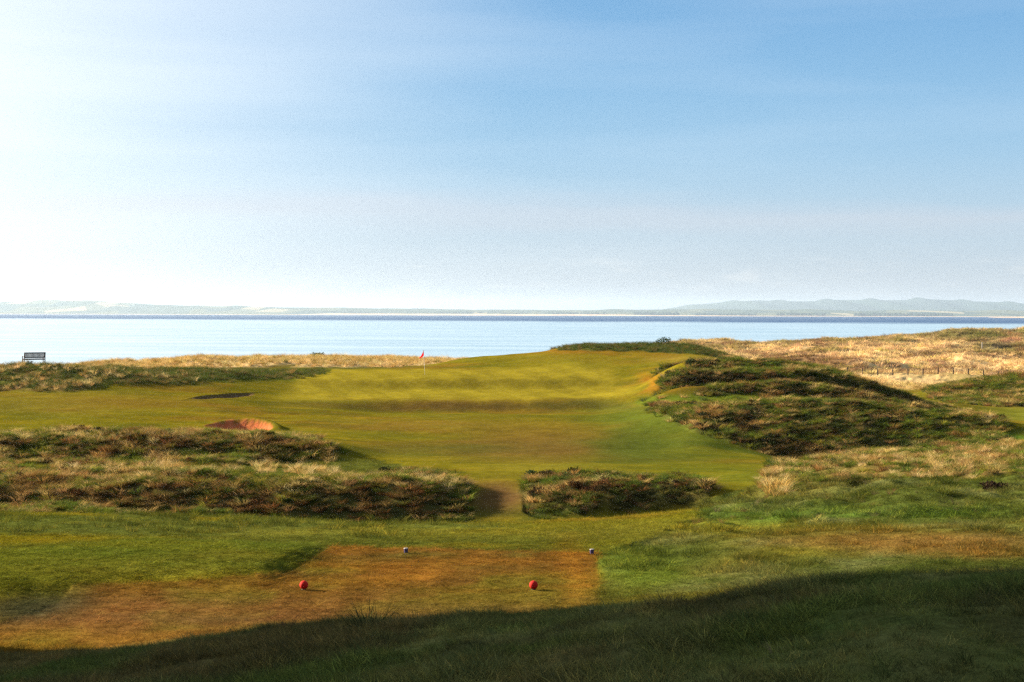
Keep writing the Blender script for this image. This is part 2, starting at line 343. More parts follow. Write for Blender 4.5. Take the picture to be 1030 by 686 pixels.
# ---- materials
def new_mat(name):
    m = bpy.data.materials.new(name); m.use_nodes = True; nt = m.node_tree
    return m, nt, nt.nodes['Principled BSDF']
def N(nt, t, **k):
    n = nt.nodes.new(t)
    for a, b in k.items(): setattr(n, a, b)
    return n
def L(nt, a, b): nt.links.new(a, b)
def simple(name, c, rough=.7, spec=.3, var=.15, scale=8, bump=0.0):
    m, nt, b = new_mat(name); tc = N(nt, 'ShaderNodeTexCoord'); no = N(nt, 'ShaderNodeTexNoise'); no.inputs['Scale'].default_value = scale; no.inputs['Detail'].default_value = 5
    L(nt, tc.outputs['Object'], no.inputs['Vector'])
    r = N(nt, 'ShaderNodeValToRGB'); r.color_ramp.elements[0].position = .3; r.color_ramp.elements[1].position = .7
    r.color_ramp.elements[0].color = (*[x * (1 - var) for x in c], 1); r.color_ramp.elements[1].color = (*[min(1, x * (1 + var)) for x in c], 1)
    L(nt, no.outputs[0], r.inputs[0]); L(nt, r.outputs[0], b.inputs['Base Color'])
    b.inputs['Roughness'].default_value = rough; b.inputs['Specular IOR Level'].default_value = spec
    if bump:
        bp = N(nt, 'ShaderNodeBump'); bp.inputs['Strength'].default_value = bump; bp.inputs['Distance'].default_value = .02
        L(nt, no.outputs[0], bp.inputs['Height']); L(nt, bp.outputs[0], b.inputs['Normal'])
    return m
def math_(nt, op, a, b=None, c=None):
    n = N(nt, 'ShaderNodeMath', operation=op)
    for i, x in enumerate((a, b, c)):
        if x is None: continue
        if isinstance(x, (int, float)): n.inputs[i].default_value = x
        else: L(nt, x, n.inputs[i])
    return n.outputs[0]

def ground_mat(name, fine=(1.0,), contrast=.5, bumpd=.03, bs=1.0):
    m, nt, b = new_mat(name)
    at_ = N(nt, 'ShaderNodeAttribute', attribute_name='tint'); g = N(nt, 'ShaderNodeNewGeometry')
    outs = []
    for s, d in ((14.0, 6), (2.6, 5), (.5, 4)):
        no = N(nt, 'ShaderNodeTexNoise'); no.inputs['Scale'].default_value = s; no.inputs['Detail'].default_value = d; no.inputs['Roughness'].default_value = .65
        L(nt, g.outputs['Position'], no.inputs['Vector']); outs.append(no)
    f = math_(nt, 'SUBTRACT', outs[0].outputs[0], .5); f = math_(nt, 'MULTIPLY', f, 1.8 * contrast)
    f2 = math_(nt, 'MULTIPLY', math_(nt, 'SUBTRACT', outs[1].outputs[0], .5), 1.7 * contrast)
    f3 = math_(nt, 'MULTIPLY', math_(nt, 'SUBTRACT', outs[2].outputs[0], .5), 1.0 * contrast)
    k = math_(nt, 'ADD', math_(nt, 'ADD', f, f2), math_(nt, 'ADD', f3, 1.0))
    mul = N(nt, 'ShaderNodeVectorMath', operation='SCALE'); L(nt, at_.outputs['Color'], mul.inputs[0]); L(nt, k, mul.inputs['Scale'])
    hs = N(nt, 'ShaderNodeHueSaturation'); L(nt, mul.outputs[0], hs.inputs['Color'])
    L(nt, math_(nt, 'ADD', math_(nt, 'MULTIPLY', math_(nt, 'SUBTRACT', outs[1].outputs[1], .5), .05), .5), hs.inputs['Hue'])
    L(nt, hs.outputs[0], b.inputs['Base Color'])
    b.inputs['Roughness'].default_value = 1; b.inputs['Specular IOR Level'].default_value = 0
    bp = N(nt, 'ShaderNodeBump'); bp.inputs['Strength'].default_value = bs; bp.inputs['Distance'].default_value = bumpd
    L(nt, math_(nt, 'ADD', outs[0].outputs[0], math_(nt, 'MULTIPLY', outs[1].outputs[0], 2.0)), bp.inputs['Height']); L(nt, bp.outputs[0], b.inputs['Normal'])
    return m
M_turf = ground_mat('mown_turf', contrast=.55, bumpd=.016); M_rough = ground_mat('rough_ground', contrast=.7, bumpd=.05); M_sand = ground_mat('red_sand', contrast=.25, bumpd=.04)

# ---- meshes of the land: one grid, each face in exactly one object
nr, nc = Z.shape
P = np.stack([GX, GY, Zabs], -1)
du = np.zeros_like(P); dv = np.zeros_like(P)
du[:, 1:-1] = P[:, 2:] - P[:, :-2]; du[:, 0] = P[:, 1] - P[:, 0]; du[:, -1] = P[:, -1] - P[:, -2]
dv[1:-1] = P[2:] - P[:-2]; dv[0] = P[1] - P[0]; dv[-1] = P[-1] - P[-2]
NRM = np.cross(du, dv); NRM /= np.maximum(np.linalg.norm(NRM, axis=-1, keepdims=True), 1e-9); NRM *= np.sign(NRM[..., 2:3] + 1e-9)
lab = np.zeros((nr - 1, nc - 1), int)
cm = lambda m: (m[:-1, :-1] + m[1:, 1:] + m[1:, :-1] + m[:-1, 1:]) / 4
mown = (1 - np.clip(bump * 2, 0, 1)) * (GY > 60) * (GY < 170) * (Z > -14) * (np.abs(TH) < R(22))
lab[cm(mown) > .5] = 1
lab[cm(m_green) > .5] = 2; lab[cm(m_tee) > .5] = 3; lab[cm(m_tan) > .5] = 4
lab[cm(sand1b.astype(float)) > .5] = 5
col5 = col.copy(); kk = np.clip(sand1, 0, 1)[..., None]; col5 = col5 * (1 - kk) + SANDC * kk; kk = sand2[..., None]; col5 = col5 * (1 - kk) + C(.10, .06, .03) * kk
idx = np.arange(nr * nc).reshape(nr, nc)
quads = np.stack([idx[:-1, :-1], idx[:-1, 1:], idx[1:, 1:], idx[1:, :-1]], -1)
Pf = P.reshape(-1, 3); Nf = NRM.reshape(-1, 3); Cf = col5.reshape(-1, 3)
for k, (nm, mt, lb) in enumerate([('ground', M_rough, 'rough grass links land falling from the near slope to the shore'),
        ('fairway', M_turf, 'mown yellow green fairway around the raised green'), ('putting_green', M_turf, 'bright yellow green putting surface with a red flag'),
        ('tee_ground', M_turf, 'brownish mown teeing ground with red and blue markers'), ('dune_land', M_rough, 'tan dune land with dry marram grass by the sea'),
        ('bunker_sand', M_sand, 'red sand bunker hollow below the green')]):
    fs = quads[lab == k]; used, inv = np.unique(fs.ravel(), return_inverse=True)
    me = mesh_np(nm, Pf[used], inv.reshape(-1, 4))
    ca = me.color_attributes.new('tint', 'FLOAT_COLOR', 'POINT')
    ca.data.foreach_set('color', np.concatenate([np.clip(Cf[used], .002, 1), np.ones((len(used), 1))], 1).astype(np.float32).ravel())
    me.normals_split_custom_set_from_vertices(Nf[used].astype(np.float32))
    tag(link(nm, me, mt), lb, None, None, 'structure')

# ------------------------------------------------------------------ plants: templates and scatter
def leaf_mat(name, tr=.35, instancer=True, c=(.1, .1, .02), lo=.55, hi=1.5):
    m = bpy.data.materials.new(name); m.use_nodes = True; nt = m.node_tree; nt.nodes.clear()
    out = N(nt, 'ShaderNodeOutputMaterial'); d = N(nt, 'ShaderNodeBsdfDiffuse'); t = N(nt, 'ShaderNodeBsdfTranslucent'); mx = N(nt, 'ShaderNodeMixShader')
    mx.inputs[0].default_value = tr
    if instancer: a = N(nt, 'ShaderNodeAttribute', attribute_name='tint', attribute_type='INSTANCER').outputs['Color']
    else:
        rgb = N(nt, 'ShaderNodeRGB'); rgb.outputs[0].default_value = (*c, 1); a = rgb.outputs[0]
    b = N(nt, 'ShaderNodeAttribute', attribute_name='shade')       # each blade's own tone
    s = N(nt, 'ShaderNodeVectorMath', operation='SCALE'); L(nt, a, s.inputs[0])
    L(nt, math_(nt, 'ADD', math_(nt, 'MULTIPLY', b.outputs['Fac'], hi - lo), lo), s.inputs['Scale'])
    L(nt, s.outputs[0], d.inputs[0]); L(nt, s.outputs[0], t.inputs[0]); L(nt, d.outputs[0], mx.inputs[1]); L(nt, t.outputs[0], mx.inputs[2]); L(nt, mx.outputs[0], out.inputs[0])
    return m
M_blade = leaf_mat('grass_blade', .35); M_leaf = leaf_mat('heath_leaf', .15, lo=.5, hi=1.7)

def tuft_mesh(name, n, rad, h, wid, lean, droop, rs, segs=3):
    v, f, s = [], [], []
    for i in range(n):
        a = rs.rand() * 6.283; r = rad * math.sqrt(rs.rand()); x, y = r * math.cos(a), r * math.sin(a)
        la = a + rs.randn() * .7; ln = lean * (.3 + rs.rand()) * (.4 + r / rad); hh = h * (.55 + .6 * rs.rand()); w = wid * (.7 + .6 * rs.rand())
        wa = rs.rand() * 6.283; wx, wy = math.cos(wa) * w / 2, math.sin(wa) * w / 2
        b = len(v); sv = rs.rand()
        for k in range(segs + 1):
            t = k / segs; d = ln * t + droop * t * t * t; z = hh * (t - .35 * droop * t * t * t / max(h, .01) * .6)
            px, py = x + math.cos(la) * d, y + math.sin(la) * d; tw = (1 - t) ** .6 if k < segs else .08
            v += [(px - wx * tw, py - wy * tw, z - .03), (px + wx * tw, py + wy * tw, z - .03)]; s += [sv, sv]
        for k in range(segs): f.append((b + 2 * k, b + 2 * k + 1, b + 2 * k + 3, b + 2 * k + 2))
    me = mesh_np(name, v, f); at_ = me.attributes.new('shade', 'FLOAT', 'POINT'); at_.data.foreach_set('value', np.array(s, np.float32)); return me
def clump_mesh(name, n, rad, h, leaf, rs):
    v, f, s = [], [], []
    lobes = [(rs.uniform(-.6, .6) * rad, rs.uniform(-.6, .6) * rad, rs.uniform(.35, .75) * h, rs.uniform(.45, .8) * rad, rs.rand()) for _ in range(5)]
    for i in range(n):
        lx, ly, lz, lr, lt = lobes[rs.randint(5)]
        d = rs.randn(3); d /= np.linalg.norm(d); d[2] = abs(d[2]) * (1 if rs.rand() < .8 else -1)
        q = lr * (.55 + .5 * rs.rand()); c = np.array([lx, ly, lz * .5]) + d * q * np.array([1, 1, .75]); c[2] = max(c[2], -.05)
        up = d + rs.randn(3) * .6 + np.array([0, 0, .5]); up /= np.linalg.norm(up); sd = np.cross(up, rs.randn(3)); sd /= np.linalg.norm(sd)
        l = leaf * (.6 + .9 * rs.rand()); w = l * .32; b = len(v)
        for p in (c - sd * w, c + up * l * .5 - sd * w * .9, c + up * l, c + up * l * .5 + sd * w * .9, ): v.append(tuple(p))
        f.append((b, b + 1, b + 2, b + 3)); s += [np.clip(lt * .6 + .4 * rs.rand(), 0, 1)] * 4
    me = mesh_np(name, v, f, False); at_ = me.attributes.new('shade', 'FLOAT', 'POINT'); at_.data.foreach_set('value', np.array(s, np.float32)); return me

def coll(name, meshes, mat):
    c = bpy.data.collections.new(name)
    for me in meshes:
        me.materials.append(mat); c.objects.link(bpy.data.objects.new(me.name, me))
    return c
rs = np.random.RandomState(3)
C_grass = coll('grass_kit', [tuft_mesh(f'grass_tuft', 26, .11, .20, .009, .10, .08, rs) for _ in range(5)], M_blade)
C_marram = coll('marram_kit', [tuft_mesh(f'marram_tuft', 46, .16, .55, .016, .22, .30, rs) for _ in range(5)], M_blade)
C_heath = coll('heath_kit', [clump_mesh(f'heath_clump', 340, .34, .36, .062, rs) for _ in range(6)], M_leaf)
C_mop = coll('tussock_kit', [tuft_mesh(f'tussock_tuft', 90, .20, .34, .020, .20, .26, rs, 4) for _ in range(6)], M_blade)
C_far = coll('far_marram_kit', [tuft_mesh(f'far_marram_tuft', 40, .9, .75, .09, .35, .45, rs, 2) for _ in range(4)], M_blade)

area = np.zeros((nr, nc)); e1 = P[1:, :-1] - P[:-1, :-1]; e2 = P[:-1, 1:] - P[:-1, :-1]
area[:-1, :-1] = np.linalg.norm(np.cross(e1, e2), axis=-1)
def scatter_tree():
    nt = bpy.data.node_groups.new('scatter', 'GeometryNodeTree')
    nt.interface.new_socket('Geometry', in_out='INPUT', socket_type='NodeSocketGeometry'); nt.interface.new_socket('Geometry', in_out='OUTPUT', socket_type='NodeSocketGeometry')
    cs = nt.interface.new_socket('Kit', in_out='INPUT', socket_type='NodeSocketCollection')
    gi = N(nt, 'NodeGroupInput'); go = N(nt, 'NodeGroupOutput'); ip = N(nt, 'GeometryNodeInstanceOnPoints'); ci = N(nt, 'GeometryNodeCollectionInfo')
    ci.inputs['Separate Children'].default_value = True; ci.inputs['Reset Children'].default_value = True
    L(nt, gi.outputs['Kit'], ci.inputs['Collection']); L(nt, gi.outputs['Geometry'], ip.inputs['Points']); L(nt, ci.outputs[0], ip.inputs['Instance'])
    ip.inputs['Pick Instance'].default_value = True
    def na(nm, t): n = N(nt, 'GeometryNodeInputNamedAttribute', data_type=t); n.inputs[0].default_value = nm; return n.outputs[0]
    L(nt, na('pick', 'INT'), ip.inputs['Instance Index']); L(nt, na('turn', 'FLOAT_VECTOR'), ip.inputs['Rotation']); L(nt, na('size', 'FLOAT_VECTOR'), ip.inputs['Scale'])
    L(nt, ip.outputs[0], go.inputs[0]); return nt, cs.identifier
NT, KIT = scatter_tree()
def scatter(name, kit, dens, size, colf, label, sink=.02, lim=120000, tall=1.0, nk=4):
    """dens: per m2 on the grid; one ground-cover object"""
    w = np.maximum(dens, 0) * area; w[-1] = 0; w[:, -1] = 0; tot = w.sum(); n = int(min(tot, lim))
    if n < 5: return
    cdf = np.cumsum(w.ravel()); pk = np.searchsorted(cdf, RS.rand(n) * cdf[-1]); pk = np.clip(pk, 0, nr * nc - 1); i, j = np.divmod(pk, nc); i = np.clip(i, 0, nr - 2); j = np.clip(j, 0, nc - 2)
    a, b = RS.rand(n, 1), RS.rand(n, 1)
    pos = (P[i, j] * (1 - a) + P[i, j + 1] * a) * (1 - b) + (P[i + 1, j] * (1 - a) + P[i + 1, j + 1] * a) * b
    pos[:, 2] -= sink
    c = colf(i, j, pos, n); s = size(i, j, pos, n)
    me = bpy.data.meshes.new(name); me.vertices.add(n); me.vertices.foreach_set('co', pos.astype(np.float32).ravel())
    t = me.attributes.new('turn', 'FLOAT_VECTOR', 'POINT'); t.data.foreach_set('vector', np.stack([RS.randn(n) * .12, RS.randn(n) * .12, RS.rand(n) * 6.283], 1).astype(np.float32).ravel())
    t = me.attributes.new('size', 'FLOAT_VECTOR', 'POINT'); hh = s * tall * RS.uniform(.75, 1.25, n); t.data.foreach_set('vector', np.stack([s, s, hh], 1).astype(np.float32).ravel())
    t = me.attributes.new('pick', 'INT', 'POINT'); t.data.foreach_set('value', RS.randint(0, nk, n).astype(np.int32))
    t = me.attributes.new('tint', 'FLOAT_COLOR', 'POINT'); t.data.foreach_set('color', np.concatenate([np.clip(c, .002, .9), np.ones((n, 1))], 1).astype(np.float32).ravel())
    o = link(name, me); md = o.modifiers.new('scatter', 'NODES'); md.node_group = NT; md[KIT] = kit
    tag(o, label, None, None, 'stuff'); print('scatter', name, n); return o
def pal(cols, wts=None):
    cols = np.array(cols)
    return lambda n: cols[RS.choice(len(cols), n, p=wts)]
view = (np.abs(TH) < R(20.5)).astype(float)
wide = (np.abs(TH) < R(26)).astype(float)
def jit(c, n, k=.25): return c * (1 + RS.uniform(-k, k, (n, 1))) * (1 + RS.uniform(-.08, .08, (n, 3)))

# near slope and rough grass
n5 = fbm(GX, GY, 1.3, 2, 101)
def c_rough(i, j, pos, n):
    base = col[i, j] * 1.15; p2 = pal([[1, 1, 1], [1.3, 1.15, .9], [2.3, 1.9, 1.6], [.5, .6, .65]], [.38, .27, .13, .22])(n); return jit(base * p2, n)
near_w = sstep(3.0, 4.0, GY) * (np.abs(TH) < R(30)) * np.interp(GY, [3, 8, 14], [2.2, 1.3, 1])
scatter('rough_grass', C_grass, (m_fg * near_w * 150 * (.55 + .6 * sstep(-.4, .4, n5)) + m_rr * wide * 34 * (.3 + sstep(-.2, .4, n5))) * (RR < 70),
        lambda i, j, p, n: (.75 + .5 * RS.rand(n)) * np.where(n5[i, j] > .15, 1.35, .95) * np.interp(p[:, 1], [8, 20, 34, 60], [.50, .62, .68, 1.0]), c_rough,
        'rough dark green grass on the near slope and beside the tee', nk=5, tall=.8)
lawn = (1 - np.clip(bump * 3, 0, 1)) * (GY > 27.5) * (GY < 62) * (np.abs(TH) < R(20)) * (1 - m_fg)
scatter('mown_grass', C_grass, lawn * np.interp(GY, [28, 40, 62], [70, 50, 20]), lambda i, j, p, n: (.8 + .5 * RS.rand(n)) * np.interp(p[:, 1], [28, 60], [.8, 1.3]), lambda i, j, p, n: jit(col[i, j] * 1.55, n, .3),
        'short mown grass on the tee and the turf around it', nk=5, tall=.16, sink=.0, lim=90000)
scatter('fairway_rough', C_grass, (m_lr * 14 * sstep(-.3, .4, n5) + m_lr2 * 10 * sstep(-.2, .4, n5)) * wide, lambda i, j, p, n: .8 + .6 * RS.rand(n), c_rough,
        'green rough grass at the foot of the left heath banks', nk=5)
scatter('weeds', C_marram, m_fg * near_w * 1.6 * sstep(-.2, .5, fbm(GX, GY, 1.8, 2, 230)) + m_rr * wide * .5 * (GY > 44), lambda i, j, p, n: (.22 + .28 * RS.rand(n) ** 2) * np.interp(p[:, 1], [6, 20, 50], [.7, 1.0, 1.1]),
        lambda i, j, p, n: jit(pal([[.10, .085, .035], [.16, .12, .06], [.06, .065, .02], [.12, .06, .03]], [.35, .2, .3, .15])(n), n), 'taller seeding weeds in the near rough', nk=5)
# heath
hn = fbm(GX, GY, 2.4, 3, 120); hn2 = fbm(GX, GY, 6.0, 3, 125)
def c_heath(i, j, pos, n):
    k = hn2[i, j] + .2 * RS.randn(n); base = np.empty((n, 3))
    base[:] = [.026, .028, .012]
    base[k > .0] = [.040, .028, .014]; base[k > .3] = [.075, .036, .016]
    base[k < -.2] = [.028, .040, .012]
    base[RS.rand(n) < .07] = [.14, .085, .035]
    return jit(base, n, .35)
hs = .55 + .6 * sstep(-.3, .4, hn)
gap = region([(478,486),(528,486),(534,520),(482,524)], 60, 72)
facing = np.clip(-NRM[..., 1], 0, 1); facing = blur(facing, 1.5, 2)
heathall = np.clip(m_h1 + m_h2 + m_h3 + m_h4 + m_h5 + m_h6, 0, 1)
scatter('heather', C_heath, (m_h1 * .5 + m_h2 * .4 + m_h3 * 3.0 - gap * 20 + m_h4 * 1.6 * sstep(.1, .35, facing) + m_h4 * .4 + m_h5 * 2.5) * wide, lambda i, j, p, n: (.45 + .6 * RS.rand(n) ** 1.5) * hs[i, j] * np.interp(p[:, 1], [60, 130, 180], [.9, 1.2, 1.6]), c_heath,
        'dark low heather sprigs on the banks', lim=60000, nk=6, tall=1.1)
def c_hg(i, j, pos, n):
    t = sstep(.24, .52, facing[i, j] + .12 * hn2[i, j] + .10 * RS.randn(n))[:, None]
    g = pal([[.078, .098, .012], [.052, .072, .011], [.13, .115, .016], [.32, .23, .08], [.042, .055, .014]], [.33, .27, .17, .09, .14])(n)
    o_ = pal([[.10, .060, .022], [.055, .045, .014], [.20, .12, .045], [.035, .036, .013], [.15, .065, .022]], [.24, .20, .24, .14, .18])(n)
    dk = (m_h1[i, j] < .3) & (m_h2[i, j] < .3) & (RS.rand(n) < .62); o_[dk] = [.034, .034, .013]  # near-black face tufts off the left banks: shade put into their tint
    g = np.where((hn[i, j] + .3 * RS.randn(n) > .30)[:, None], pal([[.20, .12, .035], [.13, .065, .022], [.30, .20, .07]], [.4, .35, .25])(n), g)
    return jit(g * 1.25 * (1 - t) + o_ * t, n, .35)  # top tufts brightened, a sunlit look put into the tint
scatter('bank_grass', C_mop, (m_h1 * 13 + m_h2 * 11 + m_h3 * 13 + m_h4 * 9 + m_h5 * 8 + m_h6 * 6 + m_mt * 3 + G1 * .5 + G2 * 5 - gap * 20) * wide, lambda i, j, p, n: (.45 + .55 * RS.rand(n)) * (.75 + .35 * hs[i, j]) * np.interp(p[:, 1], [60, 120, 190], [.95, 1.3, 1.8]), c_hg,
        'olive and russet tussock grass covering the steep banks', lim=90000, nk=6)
# dry tussocks
n6 = fbm(GX, GY, 2.0, 3, 130)
def c_dry(i, j, pos, n):
    return jit(pal([[.42, .29, .10], [.55, .42, .19], [.26, .15, .045], [.15, .13, .025]], [.42, .2, .23, .15])(n), n)
lefttop = m_h1 * sstep(508, 478, PV) * (PU < 470) * .8 + m_h2 * sstep(462, 436, PV) * 1.0 + m_lr2 * (PU < 340) * .6
dry = (m_mt * 9 * sstep(.0, .35, n6 + .5 * hn) + lefttop * 10 * sstep(-.35, .3, n6) + heath * .5 * sstep(0, .4, n6) + m_bench * 4 * sstep(-.25, .35, n6) * (.15 + .85 * sstep(129.5, 127, GY)) + m_h4 * (PV < 428) * sstep(.0, .3, n6) * 1.6
       + region([(760,478),(790,476),(795,500),(775,500)], 58, 72) * 8 + m_tan * (GY < 240) * 5 - gap * 20) * wide
dry = dry * 1.0
scatter('dry_tussocks', C_marram, dry, lambda i, j, p, n: (.38 + .48 * RS.rand(n)) * np.interp(p[:, 1], [60, 120, 190], [.85, 1.05, 1.35]), c_dry,
        'pale dry grass tussocks on top of the heath banks', lim=60000, nk=5)
def c_far(i, j, pos, n):
    b = col[i, j] * 1.25; return jit(b * pal([[1, 1, 1], [1.3, 1.25, 1.2], [.65, .55, .6], [.8, .9, .5]], [.5, .2, .2, .1])(n), n)
fline = 267 + GX * 0; keep = (1 - .96 * ((GY > fline - 9) & (GY < fline + 1) & (PU > 800))) * (1 - ((GY > 440) & (GY < 457) & (PU > 975) & (PU < 1001)))
scatter('marram_grass', C_far, keep * m_tan * (GY > 225) * wide * (.5 + .25 * sstep(-.3, .3, n4)) * (Z > -15.8) * (RR < 760), lambda i, j, p, n: (.5 + 1.1 * RS.rand(n) ** 2) * np.interp(p[:, 1], [220, 600], [.8, 1.25]), c_far,
        'tan marram grass over the far dunes by the sea', lim=60000, nk=4)
def c_bench(i, j, pos, n): return jit(pal([[.05, .07, .014], [.07, .075, .02], [.13, .09, .03]], [.5, .3, .2])(n), n)
scatter('dune_grass', C_marram, (m_bench * 5 + m_farg * 6 + region([(110,372),(330,368),(330,378),(200,386),(110,390)], 120, 150) * 4) * wide, lambda i, j, p, n: (.45 + .35 * RS.rand(n)), c_bench,
        'green dune grass on the banks around the bench and the green', lim=30000, nk=5)

# ------------------------------------------------------------------ single plants
M_bush = {}
def plant(name, label, cat, loc, mesh, c, s=1.0, mat_name='shrub_leaf', group=None):
    key = tuple(c)
    if key not in M_bush: M_bush[key] = leaf_mat(mat_name, .2, False, c)
    me = mesh; me.materials.append(M_bush[key]); o = link(name, me, None, None, loc); o.scale = (s, s, s)
    tag(o, label, cat, group); return o
rs = np.random.RandomState(9)
plant('weed_clump', 'small dark spiky weed standing on the shaded edge of the tee', 'weed', at(374, 20.6), tuft_mesh('weed_clump', 110, .20, .40, .012, .28, .1, rs), (.035, .042, .016))
plant('shrub', 'low dark green bush on the tan dune strip left of the flag', 'bush', at(319, 186), clump_mesh('shrub', 500, 1.1, 1.1, .2, rs), (.045, .055, .02), .75)
plant('shrub', 'dark russet shrub in the green rough near the right edge', 'bush', at(1002, 56), clump_mesh('shrub', 500, .45, .5, .09, rs), (.035, .022, .014))
plant('tussock', 'bright golden tussock at the left end of the tan grass patch', 'tussock', at(782, 63), tuft_mesh('tussock', 160, .45, .8, .02, .35, .3, rs), (.36, .22, .06))
plant('shrub', 'rounded dark bush topping the rise behind the green', 'bush', at(668, 163), clump_mesh('shrub', 500, 1.2, .7, .16, rs), (.034, .048, .014), .8)

# ------------------------------------------------------------------ objects
M_wood = simple('weathered_wood', (.075, .042, .03), .8, .2, .3, 12, .3); M_slat = simple('grey_wood_slat', (.075, .055, .05), .8, .2, .3, 12, .3)
b0 = at(35, 130.0, -.02); bench = empty('bench', b0, R(33))
tag(bench, 'weathered wooden slat bench on the grassy dune overlooking the sea', 'bench')
# local: x across 1.8, y front (+y, facing the sea), back at y=0
def part(nm, f, mat, par, smooth=False):
    bm = bmesh.new(); f(bm); return link(nm, bm_mesh(nm, bm, smooth), mat, par)
def seatf(bm):
    for k in range(5): box(bm, (0, .08 + k * .105, .47), (1.74, .085, .028), None, .004)
    box(bm, (0, .03, .42), (1.66, .035, .07)); box(bm, (0, .53, .42), (1.66, .035, .07))
part('seat', seatf, M_wood, bench)
tilt = Matrix.Rotation(R(8), 3, 'X')
def backf(bm):
    for z in (.58, .97): box(bm, (0, -.012 * (z - .5) * 8, z), (1.66, .03, .085), None, .005)
    for k in range(17): box(bm, (-.79 + k * 1.58 / 16, -.035, .775), (.074, .022, .33), Matrix.Rotation(R(5), 3, 'X'))
part('backrest', backf, M_slat, bench)
for sx in (-1, 1):
    part('leg', lambda bm: (box(bm, (sx * .86, -.005, .30), (.06, .06, .78), None, .005), box(bm, (sx * .86, -.05, .84), (.06, .055, .34), Matrix.Rotation(R(8), 3, 'X'), .005)), M_wood, bench)
    part('leg', lambda bm: box(bm, (sx * .86, .53, .28), (.06, .06, .82), None, .005), M_wood, bench)
    part('armrest', lambda bm: box(bm, (sx * .86, .27, .70), (.075, .62, .035), None, .006), M_wood, bench)
    part('stretcher', lambda bm: box(bm, (sx * .86, .26, .20), (.04, .50, .05)), M_wood, bench)

# flag
M_pole = simple('white_fibreglass', (.75, .72, .62), .35, .5, .04); M_flag = leaf_mat('red_cloth', .5, False, (.90, .012, .05), 1.0, 1.0)
M_cup = simple('white_plastic_cup', (.7, .7, .68), .4, .4, .03); M_dark = simple('black_fitting', (.03, .03, .035), .5, .4, .1)
g0 = at(427.5, 139.5); fl = empty('golf_flag', g0); fl.rotation_euler = (0, R(-3.2), 0)
tag(fl, 'red flag hanging from a thin pale pole on the putting green', 'golf flag')
part('pole', lambda bm: lathe(bm, [(.012, -.1), (.013, .6), (.0125, 2.1), (.009, 2.16)], 12), M_pole, fl, True)
part('cup', lambda bm: lathe(bm, [(.054, -.1), (.054, .004), (.049, .004), (.049, -.09)], 20), M_cup, fl, True)
part('ferrule', lambda bm: lathe(bm, [(.017, 2.10), (.020, 2.13), (.017, 2.17), (.004, 2.19)], 12), M_dark, fl, True)
fv, ff = [], []
nu, nv = 14, 14
for a in range(nu + 1):
    for b in range(nv + 1):
        s, t = a / nu, b / nv
        top = np.array([0, 0, 2.12]); 
        # hoist 0.42 m tall, fly droops down and out to the left
        h = np.array([-.012, 0, 2.12 - .44 * t]); fly = np.array([-.42, -.05, 2.12 - .62 - .10 * t * .5])
        pnt = h * (1 - s) + fly * s * 1.0 + np.array([0, .045 * math.sin(9 * s + 3 * t) * s ** .5, -.10 * math.sin(math.pi * s) * (1 - .3 * t)])
        if t > 0: pnt = pnt + np.array([.02 * math.sin(5 * t) * s, .03 * math.cos(7 * t) * s, 0])
        fv.append(pnt)
for a in range(nu):
    for b in range(nv):
        i = a * (nv + 1) + b; ff.append((i, i + 1, i + nv + 2, i + nv + 1))
fo = link('flag', mesh_np('flag', fv, ff), M_flag, fl); so = fo.modifiers.new('thick', 'SOLIDIFY'); so.thickness = .006

# tee markers
M_red = simple('red_paint', (.40, .012, .008), .8, .12, .15, 30); M_blue = simple('dark_blue_paint', (.035, .03, .10), .4, .5, .15, 30); M_cream = simple('cream_paint', (.26, .23, .20), .5, .4, .06, 30)
M_base = simple('grey_metal_spike', (.05, .06, .05), .8, .2, .1)
def ball_marker():
    r = empty('tee_marker')
    def sp(bm):
        bmesh.ops.create_uvsphere(bm, u_segments=40, v_segments=24, radius=.108); bmesh.ops.translate(bm, vec=(0, 0, .120), verts=bm.verts)
    part('ball', sp, M_red, r, True); part('base', lambda bm: lathe(bm, [(.055, -.05), (.062, .012), (.050, .022), (.03, .03)], 24), M_base, r, True); return r
def post_marker():
    r = empty('tee_marker')
    part('body', lambda bm: lathe(bm, [(.052, -.06), (.056, .0), (.066, .13), (.067, .135)], 28), M_blue, r, True)
    part('cap', lambda bm: lathe(bm, [(.067, .135), (.069, .138), (.069, .150), (.066, .156), (.050, .158)], 28), M_cream, r, True); return r
def copy_tree(o, parent=None):
    c = o.copy(); sc.collection.objects.link(c); c.parent = parent
    for ch in list(o.children): copy_tree(ch, c)
    return c
a = ball_marker(); a.scale = (.88,) * 3; a.location = at(306.5, 34.1); tag(a, 'red ball marker on the tee, the one nearer the green hump', 'tee marker', 'red ball tee markers')
b = copy_tree(a); b.location = at(537.5, 34.1); b['label'] = 'red ball marker on the tee, the one nearer its straight right edge'
a = post_marker(); a.scale = (.82,) * 3; a.location = at(409, 39.4); tag(a, 'dark blue cream topped marker on open turf at the back of the tee', 'tee marker', 'blue cream topped tee markers')
b = copy_tree(a); b.location = at(596, 39.2); b['label'] = 'dark blue cream topped marker at the back right corner of the tee'

